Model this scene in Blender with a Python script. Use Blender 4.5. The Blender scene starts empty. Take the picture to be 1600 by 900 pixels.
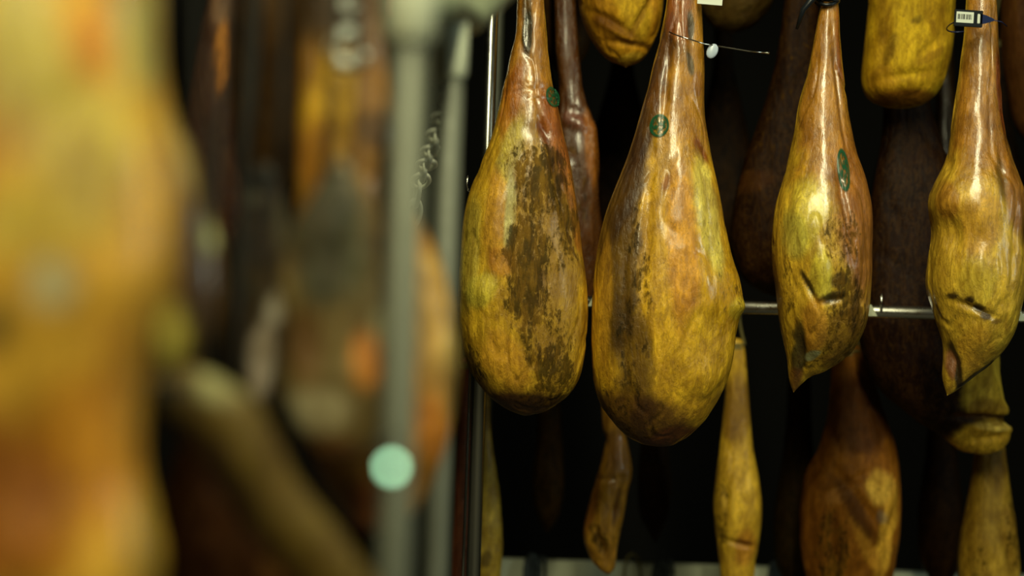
import bpy, bmesh, math
import numpy as np
from mathutils import Matrix, Vector, Quaternion
C = bpy.context.scene.collection
R = math.radians
# ------------------------------------------------------------------ camera
FPX = 1600*50/36.0
ROLL = R(1.85)
CAMZ = 1.5
cr, sr = math.cos(ROLL), math.sin(ROLL)
cam_data = bpy.data.cameras.new('camera'); cam = bpy.data.objects.new('camera', cam_data); C.objects.link(cam)
cam_data.lens = 50; cam_data.sensor_width = 36
cam_data.clip_start = 0.05; cam_data.clip_end = 60
cam_data.dof.use_dof = True; cam_data.dof.focus_distance = 2.17; cam_data.dof.aperture_fstop = 1.3
m = Matrix(((cr, -sr, 0, 0), (0, 0, -1, 0), (sr, cr, 0, CAMZ), (0, 0, 0, 1)))
cam.matrix_world = m
bpy.context.scene.camera = cam
# ------------------------------------------------------------------ light
w = bpy.data.worlds.new('world'); bpy.context.scene.world = w; w.use_nodes = True
w.node_tree.nodes['Background'].inputs[0].default_value = (0.6, 0.7, 0.5, 1)
w.node_tree.nodes['Background'].inputs[1].default_value = 0.001
def area(name, loc, target, sx, sy, power, col):
    d = bpy.data.lights.new(name, 'AREA'); d.shape = 'RECTANGLE'; d.size = sx; d.size_y = sy
    d.energy = power; d.color = col
    o = bpy.data.objects.new(name, d); C.objects.link(o); o.location = loc
    v = Vector(target)-Vector(loc)
    o.rotation_euler = v.to_track_quat('-Z', 'Y').to_euler()
    return o
area('fluorescent_light', (0.14, 0.05, 2.95), (0.14, 0.35, 1.5), 0.14, 2.7, 84, (1.0, 0.95, 0.58))
area('side_fill_light', (2.3, 0.75, 1.95), (0.3, 2.2, 1.5), 0.3, 0.9, 9, (0.84, 1.0, 0.86))  # added side light for the right flanks; no doorway is modelled
vs = bpy.context.scene.view_settings
vs.view_transform = 'Standard'; vs.look = 'None'; vs.gamma = 1; vs.use_curve_mapping = False
vs.exposure = -0.12

# ------------------------------------------------------------------ helpers
def P(px, py, Y):
    dx, dy = px-800.0, 450.0-py
    return Vector(((dx*cr-dy*sr)*Y/FPX, Y, CAMZ+(dx*sr+dy*cr)*Y/FPX))
def to_px(x, z, Y):
    X = x*FPX/Y; Z = (z-CAMZ)*FPX/Y
    return 800+X*cr+Z*sr, 450-(-X*sr+Z*cr)
def lin(c):
    return tuple(((v/255)/12.92 if v/255 <= .04045 else ((v/255+.055)/1.055)**2.4) for v in c)
def tag(o, label=None, cat=None, group=None, kind=None):
    if label: o['label'] = label
    if cat: o['category'] = cat
    if group: o['group'] = group
    if kind: o['kind'] = kind
    return o
def empty(name, loc, label, cat, group=None):
    o = bpy.data.objects.new(name, None); C.objects.link(o); o.location = loc
    o.empty_display_size = 0.02
    return tag(o, label, cat, group)
def obj_bm(name, bm, mat, parent=None, smooth=True, origin=None):
    me = bpy.data.meshes.new(name)
    if origin is not None: bmesh.ops.translate(bm, verts=bm.verts, vec=-Vector(origin))
    bmesh.ops.recalc_face_normals(bm, faces=bm.faces)
    bm.to_mesh(me); bm.free()
    if smooth:
        for p in me.polygons: p.use_smooth = True
    me.materials.append(mat)
    o = bpy.data.objects.new(name, me); C.objects.link(o)
    if origin is not None and parent is None: o.location = origin
    if parent: o.parent = parent
    return o
def hashn(i, j, k, seed):
    h = (i*374761393 + j*668265263 + k*2147483647 + seed*1274126177) & 0xFFFFFFFF
    h = ((h ^ (h >> 13))*1274126177) & 0xFFFFFFFF
    h = ((h ^ (h >> 15))*2246822519) & 0xFFFFFFFF
    return ((h ^ (h >> 16)) & 0xFFFFFF)/float(0xFFFFFF)*2-1
def vnoise(p, seed=0):
    f = np.floor(p).astype(np.int64); t = p-f; t = t*t*(3-2*t)
    out = 0
    for a in (0, 1):
        for b in (0, 1):
            for c in (0, 1):
                wgt = (t[:, 0] if a else 1-t[:, 0])*(t[:, 1] if b else 1-t[:, 1])*(t[:, 2] if c else 1-t[:, 2])
                out = out + wgt*hashn(f[:, 0]+a, f[:, 1]+b, f[:, 2]+c, seed)
    return out
def fbm(p, sc, octv=3, seed=0, stretch=(1, 1, 1)):
    q = p*np.array(sc)*np.array(stretch); o = 0; a = 1; n = 0
    for k in range(octv):
        o = o+a*vnoise(q+17.3*k, seed+k); n += a; a *= .5; q = q*2.03
    return o/n
def sstep(e0, e1, x):
    t = np.clip((x-e0)/(e1-e0), 0, 1); return t*t*(3-2*t)

# tubes ------------------------------------------------------------
def tube(bm, pts, r, seg=12, cap=True):
    pts = [Vector(p) for p in pts]; rings = []
    n = len(pts); prev = None
    for i, p in enumerate(pts):
        d = (pts[min(i+1, n-1)]-pts[max(i-1, 0)]).normalized()
        if prev is None:
            a = d.cross(Vector((0, 1, 0)) if abs(d.y) < .9 else Vector((1, 0, 0))).normalized()
        else:
            a = (prev-d*prev.dot(d)).normalized()
        prev = a; b = d.cross(a)
        rr = r[i] if isinstance(r, (list, tuple)) else r
        rings.append([bm.verts.new(p+a*rr*math.cos(2*math.pi*k/seg)+b*rr*math.sin(2*math.pi*k/seg)) for k in range(seg)])
    for i in range(n-1):
        for k in range(seg):
            bm.faces.new((rings[i][k], rings[i][(k+1) % seg], rings[i+1][(k+1) % seg], rings[i+1][k]))
    if cap:
        bm.faces.new(rings[0][::-1]); bm.faces.new(rings[-1])
def box(bm, c, s, rot=None, bev=0.0):
    r = bmesh.ops.create_cube(bm, size=1)
    M = Matrix.Translation(Vector(c))
    if rot is not None: M = M @ rot.to_4x4()
    bmesh.ops.transform(bm, matrix=M @ Matrix.Diagonal((s[0], s[1], s[2], 1)), verts=r['verts'])
    if bev > 0:
        es = list({e for v in r['verts'] for e in v.link_edges})
        bmesh.ops.bevel(bm, geom=es, offset=bev, segments=2, affect='EDGES')
def tube_obj(name, pts, r, mat, parent=None, seg=12, origin=None):
    bm = bmesh.new(); tube(bm, pts, r, seg)
    return obj_bm(name, bm, mat, parent, origin=origin)

# ------------------------------------------------------------------ materials
def newmat(name):
    mt = bpy.data.materials.new(name); mt.use_nodes = True
    nt = mt.node_tree; b = nt.nodes['Principled BSDF']
    return mt, nt, b
def nd(nt, t, **kw):
    n = nt.nodes.new(t)
    for k, v in kw.items():
        if k.startswith('i_'): n.inputs[k[2:].replace('_', ' ')].default_value = v
        else: setattr(n, k, v)
    return n
def metal(name, col, rough, metallic=1.0, scale=60):
    mt, nt, b = newmat(name)
    n = nd(nt, 'ShaderNodeTexNoise'); n.inputs['Scale'].default_value = scale
    g = nt.nodes.new('ShaderNodeNewGeometry'); nt.links.new(g.outputs['Position'], n.inputs['Vector'])
    mr = nt.nodes.new('ShaderNodeMapRange'); mr.inputs[3].default_value = rough*.75; mr.inputs[4].default_value = rough*1.3
    nt.links.new(n.outputs[0], mr.inputs[0]); nt.links.new(mr.outputs[0], b.inputs['Roughness'])
    b.inputs['Base Color'].default_value = (*col, 1); b.inputs['Metallic'].default_value = metallic
    return mt
def plain(name, col, rough=.6, var=.25, scale=25, bump=0.0, spec=.5):
    mt, nt, b = newmat(name)
    g = nt.nodes.new('ShaderNodeNewGeometry')
    n = nd(nt, 'ShaderNodeTexNoise'); n.inputs['Scale'].default_value = scale; n.inputs['Detail'].default_value = 5
    nt.links.new(g.outputs['Position'], n.inputs['Vector'])
    mx = nt.nodes.new('ShaderNodeMix'); mx.data_type = 'RGBA'
    mx.inputs[6].default_value = (*[c*(1-var) for c in col], 1); mx.inputs[7].default_value = (*[min(1, c*(1+var)) for c in col], 1)
    nt.links.new(n.outputs[0], mx.inputs[0]); nt.links.new(mx.outputs[2], b.inputs['Base Color'])
    b.inputs['Roughness'].default_value = rough; b.inputs['Specular IOR Level'].default_value = spec
    if bump:
        bp = nt.nodes.new('ShaderNodeBump'); bp.inputs['Strength'].default_value = bump; bp.inputs['Distance'].default_value = .002
        nt.links.new(n.outputs[0], bp.inputs['Height']); nt.links.new(bp.outputs[0], b.inputs['Normal'])
    return mt
def ham_material(name='cured_ham'):
    mt, nt, b = newmat(name); L = nt.links.new; N = nt.nodes.new
    g = N('ShaderNodeNewGeometry')
    col = N('ShaderNodeAttribute'); col.attribute_name = 'tint'
    aux = N('ShaderNodeAttribute'); aux.attribute_name = 'aux'
    sep = N('ShaderNodeSeparateColor'); L(aux.outputs['Color'], sep.inputs[0])
    def mapped(s):
        mp = N('ShaderNodeMapping'); mp.inputs['Scale'].default_value = s; L(g.outputs['Position'], mp.inputs[0]); return mp
    def noise(s, scale, det=5, rough=.6, dist=0):
        n = N('ShaderNodeTexNoise'); n.inputs['Scale'].default_value = scale; n.inputs['Detail'].default_value = det
        n.inputs['Roughness'].default_value = rough; n.inputs['Distortion'].default_value = dist
        L(mapped(s).outputs[0], n.inputs['Vector']); return n
    def math2(op, a, bb, clamp=False):
        n = N('ShaderNodeMath'); n.operation = op; n.use_clamp = clamp
        for i, v in enumerate((a, bb)):
            if isinstance(v, (int, float)): n.inputs[i].default_value = v
            else: L(v, n.inputs[i])
        return n.outputs[0]
    def rng(v, a, bb, c=0, d=1):
        n = N('ShaderNodeMapRange'); n.interpolation_type = 'SMOOTHSTEP'
        n.inputs[1].default_value = a; n.inputs[2].default_value = bb; n.inputs[3].default_value = c; n.inputs[4].default_value = d
        L(v, n.inputs[0]); return n.outputs[0]
    def mix(f, a, bb, mode='MIX'):
        n = N('ShaderNodeMix'); n.data_type = 'RGBA'; n.blend_type = mode
        if isinstance(f, (int, float)): n.inputs[0].default_value = f
        else: L(f, n.inputs[0])
        for i, v in ((6, a), (7, bb)):
            if isinstance(v, tuple): n.inputs[i].default_value = (*v, 1)
            else: L(v, n.inputs[i])
        return n.outputs[2]
    n_mid = noise((1, 1, .55), 38, 5, .65, .6)
    n_fine = noise((1, 1, .45), 170, 5, .7, .4)
    n_str = noise((1, 1, .22), 95, 4, .6, .3)
    n_spk = noise((1, 1, 1), 300, 2, .5)
    # gentle tone mottling of the fat
    v = mix(rng(n_mid.outputs[0], .3, .7), (.66, .58, .45), (1.2, 1.18, 1.12))
    c = mix(1.0, col.outputs['Color'], v, 'MULTIPLY')
    v2 = mix(rng(n_str.outputs[0], .32, .68), (.72, .68, .58), (1.15, 1.15, 1.1))
    c = mix(.75, c, v2, 'MULTIPLY')
    n_big = noise((1, 1, .7), 16, 4, .6, .5)
    c = mix(rng(n_big.outputs[0], .52, .68, 0, .45), c, mix(1.0, c, (.52, .42, .3), 'MULTIPLY'))
    lt = math2('MULTIPLY', rng(n_str.outputs[0], .56, .7), rng(n_mid.outputs[0], .48, .62))
    c = mix(math2('MULTIPLY', lt, .35), c, mix(1.0, c, (1.45, 1.5, 1.6), 'MULTIPLY'))
    # dark mould, streaky and broken up, where the mask says
    mo = math2('ADD', math2('MULTIPLY', n_fine.outputs[0], .55), math2('MULTIPLY', n_mid.outputs[0], .45))
    mo = math2('ADD', mo, math2('MULTIPLY', sep.outputs[0], .22))
    mo = rng(mo, .59, .71)
    mo = math2('MULTIPLY', mo, rng(sep.outputs[0], 0.02, .25), True)
    c = mix(math2('MULTIPLY', mo, .85), c, mix(rng(n_str.outputs[0], .42, .6), lin((30, 24, 7)), lin((100, 70, 16))))
    # brown grime lying in fine upright creases
    cz = noise((1, 1, .3), 60, 6, .75, 1.2)
    cr_ = rng(math2('ABSOLUTE', math2('SUBTRACT', cz.outputs[0], .5), 0), 0, .035, 1, 0)
    c = mix(math2('MULTIPLY', cr_, .38), c, lin((88, 58, 16)))
    # tiny specks everywhere
    sp = rng(n_spk.outputs[0], .68, .74)
    c = mix(math2('MULTIPLY', sp, .5), c, lin((60, 45, 18)))
    L(c, b.inputs['Base Color'])
    ro = rng(sep.outputs[1], 0, 1, .50, .24)
    ro = math2('ADD', ro, math2('MULTIPLY', mo, .16))
    ro = math2('ADD', ro, math2('MULTIPLY', math2('SUBTRACT', n_fine.outputs[0], .5), .25))
    L(ro, b.inputs['Roughness']); L(math2('MULTIPLY', rng(sep.outputs[1], .2, .65, 0, 1), math2('SUBTRACT', 1.0, mo), True), b.inputs['Coat Weight']); b.inputs['Coat Roughness'].default_value = .13; L(math2('MULTIPLY', rng(sep.outputs[1], .1, .4, .08, .6), math2('SUBTRACT', 1.0, math2('MULTIPLY', mo, .75)), True), b.inputs['Specular IOR Level'])
    bp = N('ShaderNodeBump'); bp.inputs['Strength'].default_value = .85; bp.inputs['Distance'].default_value = .002
    hh = math2('ADD', n_fine.outputs[0], math2('MULTIPLY', n_str.outputs[0], 1.1))
    hh = math2('ADD', hh, math2('MULTIPLY', n_mid.outputs[0], 1.1))
    L(hh, bp.inputs['Height']); L(bp.outputs[0], b.inputs['Normal'])
    bc = N('ShaderNodeBump'); bc.inputs['Strength'].default_value = .3; bc.inputs['Distance'].default_value = .0008
    n_gr = noise((1, 1, .7), 420, 3, .6)
    L(math2('ADD', math2('ADD', n_fine.outputs[0], math2('MULTIPLY', n_gr.outputs[0], .5)), n_str.outputs[0]), bc.inputs['Height']); L(bc.outputs[0], b.inputs['Coat Normal'])
    return mt
M_HAM = ham_material()
M_STEEL = metal('brushed_steel', (.62, .62, .56), .28)
M_SATIN = metal('satin_steel', (.16, .17, .13), .55, .6)
M_SATIN2 = metal('dull_steel', (.13, .14, .11), .6, .4)
M_POST = metal('post_steel', (.55, .56, .5), .22)
M_LINK = plain('galvanised_links', lin((225, 230, 210)), .3, .05, 50)
M_CHROME = metal('polished_steel', (.75, .75, .7), .16)
M_ROPE = plain('jute_rope', lin((120, 110, 60)), .8, .4, 400, .6)
M_DARKROPE = plain('dark_rope', lin((62, 70, 72)), .7, .4, 300, .5)
M_BLACKROPE = plain('black_rope', lin((24, 24, 20)), .85, .3, 300, .5)
M_RED = plain('red_cord', lin((170, 35, 15)), .6, .4, 400, .6)
M_BLACK = plain('black_plastic', lin((18, 24, 30)), .35, .2, 50)
M_BLUE = plain('blue_plastic', lin((22, 36, 80)), .35, .2, 50)
M_WHITE = plain('white_plastic', lin((225, 232, 220)), .4, .04, 50)
M_PRINT = plain('black_print', lin((30, 30, 30)), .5, .1, 50)
M_WALL = plain('dark_wall_paint', (.012, .011, .008), .9, .2, 3)
M_FLOOR = plain('concrete_floor', (.06, .055, .045), .8, .3, 5, .2)
M_PALE = plain('pale_coated_steel', lin((200, 206, 180)), .5, .1, 20)
M_ARM = plain('grey_coated_steel', lin((112, 120, 98)), .5, .1, 20)
def stamp_material():
    mt, nt, b = newmat('green_ink'); L = nt.links.new; N = nt.nodes.new
    b.inputs['Base Color'].default_value = (*lin((14, 84, 52)), 1); b.inputs['Roughness'].default_value = .35
    uv = N('ShaderNodeAttribute'); uv.attribute_name = 'suv'
    n = N('ShaderNodeTexNoise'); n.inputs['Scale'].default_value = 3.2; n.inputs['Detail'].default_value = 6
    L(uv.outputs['Vector'], n.inputs['Vector'])
    ln = N('ShaderNodeVectorMath'); ln.operation = 'LENGTH'; L(uv.outputs['Vector'], ln.inputs[0])
    mr = N('ShaderNodeMapRange'); mr.inputs[1].default_value = .38; mr.inputs[2].default_value = .56; L(n.outputs[0], mr.inputs[0])
    ring = N('ShaderNodeMapRange'); ring.inputs[1].default_value = .66; ring.inputs[2].default_value = .8; L(ln.outputs['Value'], ring.inputs[0])
    mxx = N('ShaderNodeMath'); mxx.operation = 'MAXIMUM'; L(mr.outputs[0], mxx.inputs[0]); L(ring.outputs[0], mxx.inputs[1])
    edge = N('ShaderNodeMapRange'); edge.inputs[1].default_value = 1.0; edge.inputs[2].default_value = .9; L(ln.outputs['Value'], edge.inputs[0])
    mu = N('ShaderNodeMath'); mu.operation = 'MULTIPLY'; L(mxx.outputs[0], mu.inputs[0]); L(edge.outputs[0], mu.inputs[1])
    m3 = N('ShaderNodeMath'); m3.operation = 'MULTIPLY'; L(mu.outputs[0], m3.inputs[0]); m3.inputs[1].default_value = .88
    L(m3.outputs[0], b.inputs['Alpha'])
    return mt
M_STAMP = stamp_material()
def glow(name, col, s):
    mt, nt, b = newmat(name); b.inputs['Base Color'].default_value = (*col, 1)
    b.inputs['Emission Color'].default_value = (*col, 1); b.inputs['Emission Strength'].default_value = s
    return mt
M_LED = glow('green_led', (.42, .85, .5), 8)

# ------------------------------------------------------------------ ham builder
def crspline(pts, sub=10):
    pts = [np.array(p, float) for p in pts]; out = []
    n = len(pts)
    for i in range(n-1):
        p0 = pts[max(i-1, 0)]; p1 = pts[i]; p2 = pts[i+1]; p3 = pts[min(i+2, n-1)]
        for k in range(sub):
            t = k/sub
            out.append(.5*((2*p1)+(-p0+p2)*t+(2*p0-5*p1+4*p2-p3)*t*t+(-p0+3*p1-3*p2+p3)*t**3))
    out.append(pts[-1]); return np.array(out)
def resample(c, n):
    d = np.r_[0, np.cumsum(np.hypot(*(np.diff(c, axis=0).T)))]
    # finer steps towards the rounded end
    u = np.linspace(0, 1, n); u = u+(.10*np.sin(np.pi*u)*u)
    s = u/u[-1]*d[-1]
    return np.c_[np.interp(s, d, c[:, 0]), np.interp(s, d, c[:, 1])]
def ham(label, depth, left, right, tint, ratio=.75, res=(110, 72), paint=(), bumps=(), seed=1, lump=1.0,
        split=None, stamps=(), rope_to=None, group=None, gloss=.35, mould=.0, name='cured_ham', sq=.92, rope_mat=None, wr=1.0):
    """left / right: outline as (x, y) of the ham's own plane; ratio: thickness front-to-back over width"""
    Ls = resample(crspline(left), res[0]); Rs = resample(crspline(right), res[0])
    f = depth/FPX
    def topts(A):
        dx = A[:, 0]-800; dy = 450-A[:, 1]
        return np.c_[(dx*cr-dy*sr)*f, CAMZ+(dx*sr+dy*cr)*f]
    Lw, Rw = topts(Ls), topts(Rs)
    n, k = res[0], res[1]
    Cw = (Lw+Rw)/2; Hw = (Rw-Lw)/2
    hw = np.hypot(Hw[:, 0], Hw[:, 1])
    if isinstance(ratio, (int, float)): ratio = [(0, ratio), (1, ratio)]
    tt = np.linspace(0, 1, n)
    rat = np.interp(tt, [a for a, _ in ratio], [b_ for _, b_ in ratio])
    # smooth the front-to-back thickness a little
    hd = hw*rat
    ker = np.array([1, 2, 3, 2, 1])/9.; hd2 = np.convolve(np.pad(hd, 2, mode='edge'), ker, 'valid'); hd[2:-4] = hd2[2:-4]
    ph = np.linspace(0, 2*np.pi, k, endpoint=False)
    ce = np.sign(np.cos(ph))*np.abs(np.cos(ph))**sq; se = np.sign(np.sin(ph))*np.abs(np.sin(ph))**sq
    G = np.zeros((n, k, 3))
    G[:, :, 0] = Cw[:, None, 0]+Hw[:, None, 0]*ce; G[:, :, 2] = Cw[:, None, 1]+Hw[:, None, 1]*ce
    G[:, :, 1] = depth-hd[:, None]*se
    def normals(G):
        dr = np.gradient(G, axis=0); dc = (np.roll(G, -1, 1)-np.roll(G, 1, 1))
        N_ = np.cross(dc, dr); l = np.linalg.norm(N_, axis=2, keepdims=True); N_ = N_/np.maximum(l, 1e-9)
        s = np.sign(np.mean((N_[:, :, 1])*(G[:, :, 1]-depth)))
        return N_*s
    Nn = normals(G)
    Pt = G.reshape(-1, 3); Nf = Nn.reshape(-1, 3)
    pxx, pyy = to_px(Pt[:, 0], Pt[:, 2], depth)
    front = sstep(-.15, .35, -Nf[:, 1]).reshape(-1)
    side = sstep(.0, .5, np.abs(Nf[:, 1]))
    thin = np.clip(np.repeat(hw, k)/.03, .15, 1)
    disp = fbm(Pt, 9, 3, seed)*.0045*lump*(.3+.7*side)
    disp += fbm(Pt, 30, 3, seed+9, (1, 1, .4))*.0018*lump*wr
    rg = 1-np.abs(fbm(Pt, 26, 2, seed+5, (1, 1, .28))); disp -= sstep(.86, 1.0, rg)*.0016*lump*wr
    disp *= thin
    sc = 1/f
    wx = fbm(Pt, 28, 3, seed+20); wy = fbm(Pt, 28, 3, seed+30); wf = fbm(Pt, 110, 3, seed+40, (1, 1, .5))
    def ell(px, py, rx, ry, ang=0, warp=.28, soft=.25):
        wsz = min(rx, ry)*warp
        X = pxx+(wx*1.2+wf*.7)*wsz-px; Y = pyy+(wy*1.2)*wsz-py
        a = R(ang); u = X*math.cos(a)+Y*math.sin(a); v = -X*math.sin(a)+Y*math.cos(a)
        return sstep(1+soft, 1-soft, np.sqrt((u/rx)**2+(v/ry)**2))
    for bmp in bumps:   # (px,py,rx,ry,ang,height mm)
        px, py, rx, ry, ang, h = bmp
        X = pxx-px; Y = pyy-py; a = R(ang); u = X*math.cos(a)+Y*math.sin(a); v = -X*math.sin(a)+Y*math.cos(a)
        disp += np.exp(-((u/rx)**2+(v/ry)**2)*1.6)*h*.0017*front
    Pt = Pt+Nf*disp[:, None]
    # keep top row closed to a point-ish cap and bottom tip
    colr = np.tile(np.array(lin(tint)), (len(Pt), 1)); mo = np.full(len(Pt), mould); gl = np.full(len(Pt), gloss)
    tone = fbm(Pt, 12, 3, seed+50, (1, 1, .6))
    colr *= (1+tone[:, None]*np.array([.18, .22, .25]))
    for p in paint:     # (colour or 'M'/'G' value, px,py,rx,ry,ang,strength,warp)
        c, px, py, rx, ry = p[:5]; ang = p[5] if len(p) > 5 else 0; st = p[6] if len(p) > 6 else 1; wp = p[7] if len(p) > 7 else .3
        mk = ell(px, py, rx, ry, ang, wp)*st*front
        if c == 'M': mo = np.clip(mo+mk, -.5, 1.3)
        elif c == 'C': mo = mo*(1-mk)
        elif c == 'G': gl = np.clip(gl+mk, 0, 1)
        else: colr = colr*(1-mk[:, None])+np.array(lin(c))*mk[:, None]
    mo = np.clip(mo, 0, 1)
    Gd = Pt.reshape(n, k, 3); Nv = normals(Gd).reshape(-1, 3)
    top = Gd[0].mean(axis=0)+np.array([0, 0, .002]); bot = Gd[-1].mean(axis=0)
    org = Vector(top)
    root = empty(name, org, label, 'ham', group)
    def part(pname, r0, r1, captop, capbot):
        vs_ = Pt.reshape(n, k, 3)[r0:r1+1].reshape(-1, 3); nn = Nv.reshape(n, k, 3)[r0:r1+1].reshape(-1, 3)
        cc = colr.reshape(n, k, 3)[r0:r1+1].reshape(-1, 3); aa = np.c_[mo, gl, mo*0, mo*0+1].reshape(n, k, 4)[r0:r1+1].reshape(-1, 4)
        rows = r1-r0+1; fs = []
        for i in range(rows-1):
            for j in range(k):
                a = i*k+j; b_ = i*k+(j+1) % k
                fs.append((a, b_, b_+k, a+k))
        extra_v, extra_n, extra_c, extra_a = [], [], [], []
        if captop:
            idx = rows*k+len(extra_v); extra_v.append(top); extra_n.append((0, 0, 1)); extra_c.append(cc[0]); extra_a.append(aa[0])
            for j in range(k): fs.append((idx, (j+1) % k, j))
        if capbot:
            idx = rows*k+len(extra_v); extra_v.append(bot); extra_n.append((0, 0, -1)); extra_c.append(cc[-1]); extra_a.append(aa[-1])
            o_ = (rows-1)*k
            for j in range(k): fs.append((idx, o_+j, o_+(j+1) % k))
        if extra_v:
            vs_ = np.vstack([vs_, extra_v]); nn = np.vstack([nn, extra_n]); cc = np.vstack([cc, extra_c]); aa = np.vstack([aa, extra_a])
        me = bpy.data.meshes.new(pname); me.from_pydata((vs_-np.array(org)).tolist(), [], fs)
        for p_ in me.polygons: p_.use_smooth = True
        at = me.attributes.new('tint', 'FLOAT_COLOR', 'POINT'); at.data.foreach_set('color', np.c_[np.clip(cc, 0, 1), np.ones(len(cc))].ravel())
        at = me.attributes.new('aux', 'FLOAT_COLOR', 'POINT'); at.data.foreach_set('color', aa.ravel())
        me.update()
        if split is not None: me.normals_split_custom_set_from_vertices([tuple(v) for v in nn])
        me.materials.append(M_HAM)
        o = bpy.data.objects.new(pname, me); C.objects.link(o); o.parent = root
        return o
    if split is not None:
        cpy = (Ls[:, 1]+Rs[:, 1])/2; r = int(np.argmin(np.abs(cpy-split)))
        part('shank', 0, r, True, False); body = part('meat', r, n-1, False, True)
    else:
        body = part('meat', 0, n-1, True, True)
    # stamps
    for (px, py, rx, ry, ang) in stamps:
        ii = np.where((front > .2) & (np.hypot(pxx-px, pyy-py) < max(rx, ry)*2.2))[0]
        if len(ii) < 6: continue
        bm = bmesh.new(); lay = bm.verts.layers.float_vector.new('suv'); grid = {}
        nx = 22
        # surface points near the stamp, local plane fit by inverse-distance weights
        sx, sy = pxx[ii], pyy[ii]
        for a in range(nx+1):
            for b_ in range(nx+1):
                u = a/nx*2-1; v = b_/nx*2-1
                if u*u+v*v > 1.12: continue
                an = R(ang); X = px+u*rx*math.cos(an)-v*ry*math.sin(an); Y = py+u*rx*math.sin(an)+v*ry*math.cos(an)
                d2 = (sx-X)**2+(sy-Y)**2; w_ = 1/(d2+1.0)**3; w_ /= w_.sum()
                q = (Pt[ii]*w_[:, None]).sum(0); nr = (Nv[ii]*w_[:, None]).sum(0)
                base = P(X, Y, depth); q2 = np.array([base.x, q[1], base.z])+nr*.0006+np.array([0, -.0012, 0])
                vv = bm.verts.new(q2-np.array(org)); vv[lay] = (u, v, 0); grid[(a, b_)] = vv
        for (a, b_) in list(grid):
            ks = [(a, b_), (a+1, b_), (a+1, b_+1), (a, b_+1)]
            if all(q in grid for q in ks): bm.faces.new([grid[q] for q in ks])
        o = obj_bm('ink_stamp', bm, M_STAMP, root)
        o['label'] = 'round green ink stamp'
    if rope_to is not None:
        rt = Vector(rope_to) if not isinstance(rope_to, (int, float)) else Vector((org.x, depth, rope_to))
        o = Vector((0, 0, 0)); e = rt-org; bm = bmesh.new()
        hwt = hw[2]
        for s in (-1, 1):
            pts = []
            for q in range(9):
                t = q/8; pts.append(Vector((s*hwt*1.05*(1-t)**.7+s*.004, 0, -.012))*(1-t)+(e+Vector((s*.006, 0, 0)))*t)
            tube(bm, pts, .0028, 6)
        # wraps round the shank top
        for q in range(2):
            ring = [Vector((math.cos(a)*hwt*1.12, math.sin(a)*max(hd[3], hwt*.7)*1.12, -.012-q*.006)) for a in np.linspace(0, 2*math.pi, 17)]
            tube(bm, ring, .0028, 6)
        # wrap round the rail
        ring = [e+Vector((math.sin(a)*.003, math.cos(a)*.014, .013+math.sin(a)*.014-.0)) for a in np.linspace(0, 2*math.pi, 13)]
        tube(bm, ring, .0028, 6)
        obj_bm('rope', bm, rope_mat or M_ROPE, root)
    return root, body

# ------------------------------------------------------------------ the room
def slab(name, c, s, mat):
    bm = bmesh.new(); box(bm, c, s); o = obj_bm(name, bm, mat, smooth=False); o['kind'] = 'structure'; return o
slab('floor', (0.5, 1.5, -.05), (8, 9, .1), M_FLOOR)
slab('ceiling', (0.5, 1.5, 3.55), (8, 9, .1), M_WALL)
slab('wall_back', (0.5, 6.05, 1.75), (8, .1, 3.5), M_WALL)
slab('wall_front', (0.5, -3.05, 1.75), (8, .1, 3.5), M_WALL)
slab('wall_left', (-3.55, 1.5, 1.75), (.1, 9, 3.5), M_WALL)
slab('wall_right', (4.55, 1.5, 1.75), (.1, 9, 3.5), M_WALL)

# ------------------------------------------------------------------ racks
RZ = 2.16        # height of the rail carrying the middle row
UZ = 3.05        # upper row
MZ = P(1158, 480, 2.36).z
BZ = P(1158, 889, 2.62).z
rx0 = P(754, 450, 2.3).x; rx1 = 1.45
rack = empty('drying_rack', (rx0, 2.3, 0), 'tall stainless steel tube drying rack behind the front row of hams', 'rack')
def rp(name, pts, r, mat=M_STEEL, lab=None, seg=14, root=None, org=None):
    root = root or rack; org = Vector(root.location)
    bm = bmesh.new(); tube(bm, [Vector(p)-org for p in pts], r, seg)
    o = obj_bm(name, bm, mat, root)
    if lab: o['label'] = lab
    return o
rp('post', [(rx0, 2.3, .02), (rx0, 2.3, 3.2)], .0115, M_POST, 'polished front upright of the rack')
rp('brace_rod', [(rx0-.0165, 2.29, .6), (rx0-.0165, 2.29, P(737, 851, 2.3).z), (rx0-.0155, 2.29, P(740, 600, 2.3).z), (rx0-.0155, 2.29, P(745, 520, 2.3).z)], .0022, M_CHROME, 'thin rod beside the left upright', 8)
rp('post', [(rx1, 2.3, .02), (rx1, 2.3, 3.2)], .0115)
rp('post', [(rx0, 2.95, .02), (rx0, 2.95, 3.2)], .0115, M_SATIN2)
rp('post', [(rx1, 2.95, .02), (rx1, 2.95, 3.2)], .0115, M_SATIN2)
for x_ in (rx0, rx1):
    for z_, ya, yb in ((.35, 2.29, 2.96), (MZ, 2.29, 2.37), (MZ, 2.6, 2.96), (RZ-.012, 2.1, 3.0), (UZ-.012, 2.28, 3.0)):
        rp('side_bar', [(x_, ya, z_), (x_, yb, z_)], .009)
for y_ in (2.2, 2.5, 2.9): rp('rail', [(rx0-.05, y_, RZ), (rx1+.05, y_, RZ)], .011)
for y_ in (2.42, 2.6): rp('rail', [(rx0-.05, y_, UZ), (rx1+.05, y_, UZ)], .011)
rp('rail', [(rx0, 2.36, MZ), (rx1+.05, 2.36, MZ)], .0105, M_STEEL, 'grey rail crossing behind the front hams')
for y_ in (2.62, 2.8): rp('rail', [(rx0, y_, MZ+.0), (rx1+.05, y_, MZ)], .0105)
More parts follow.
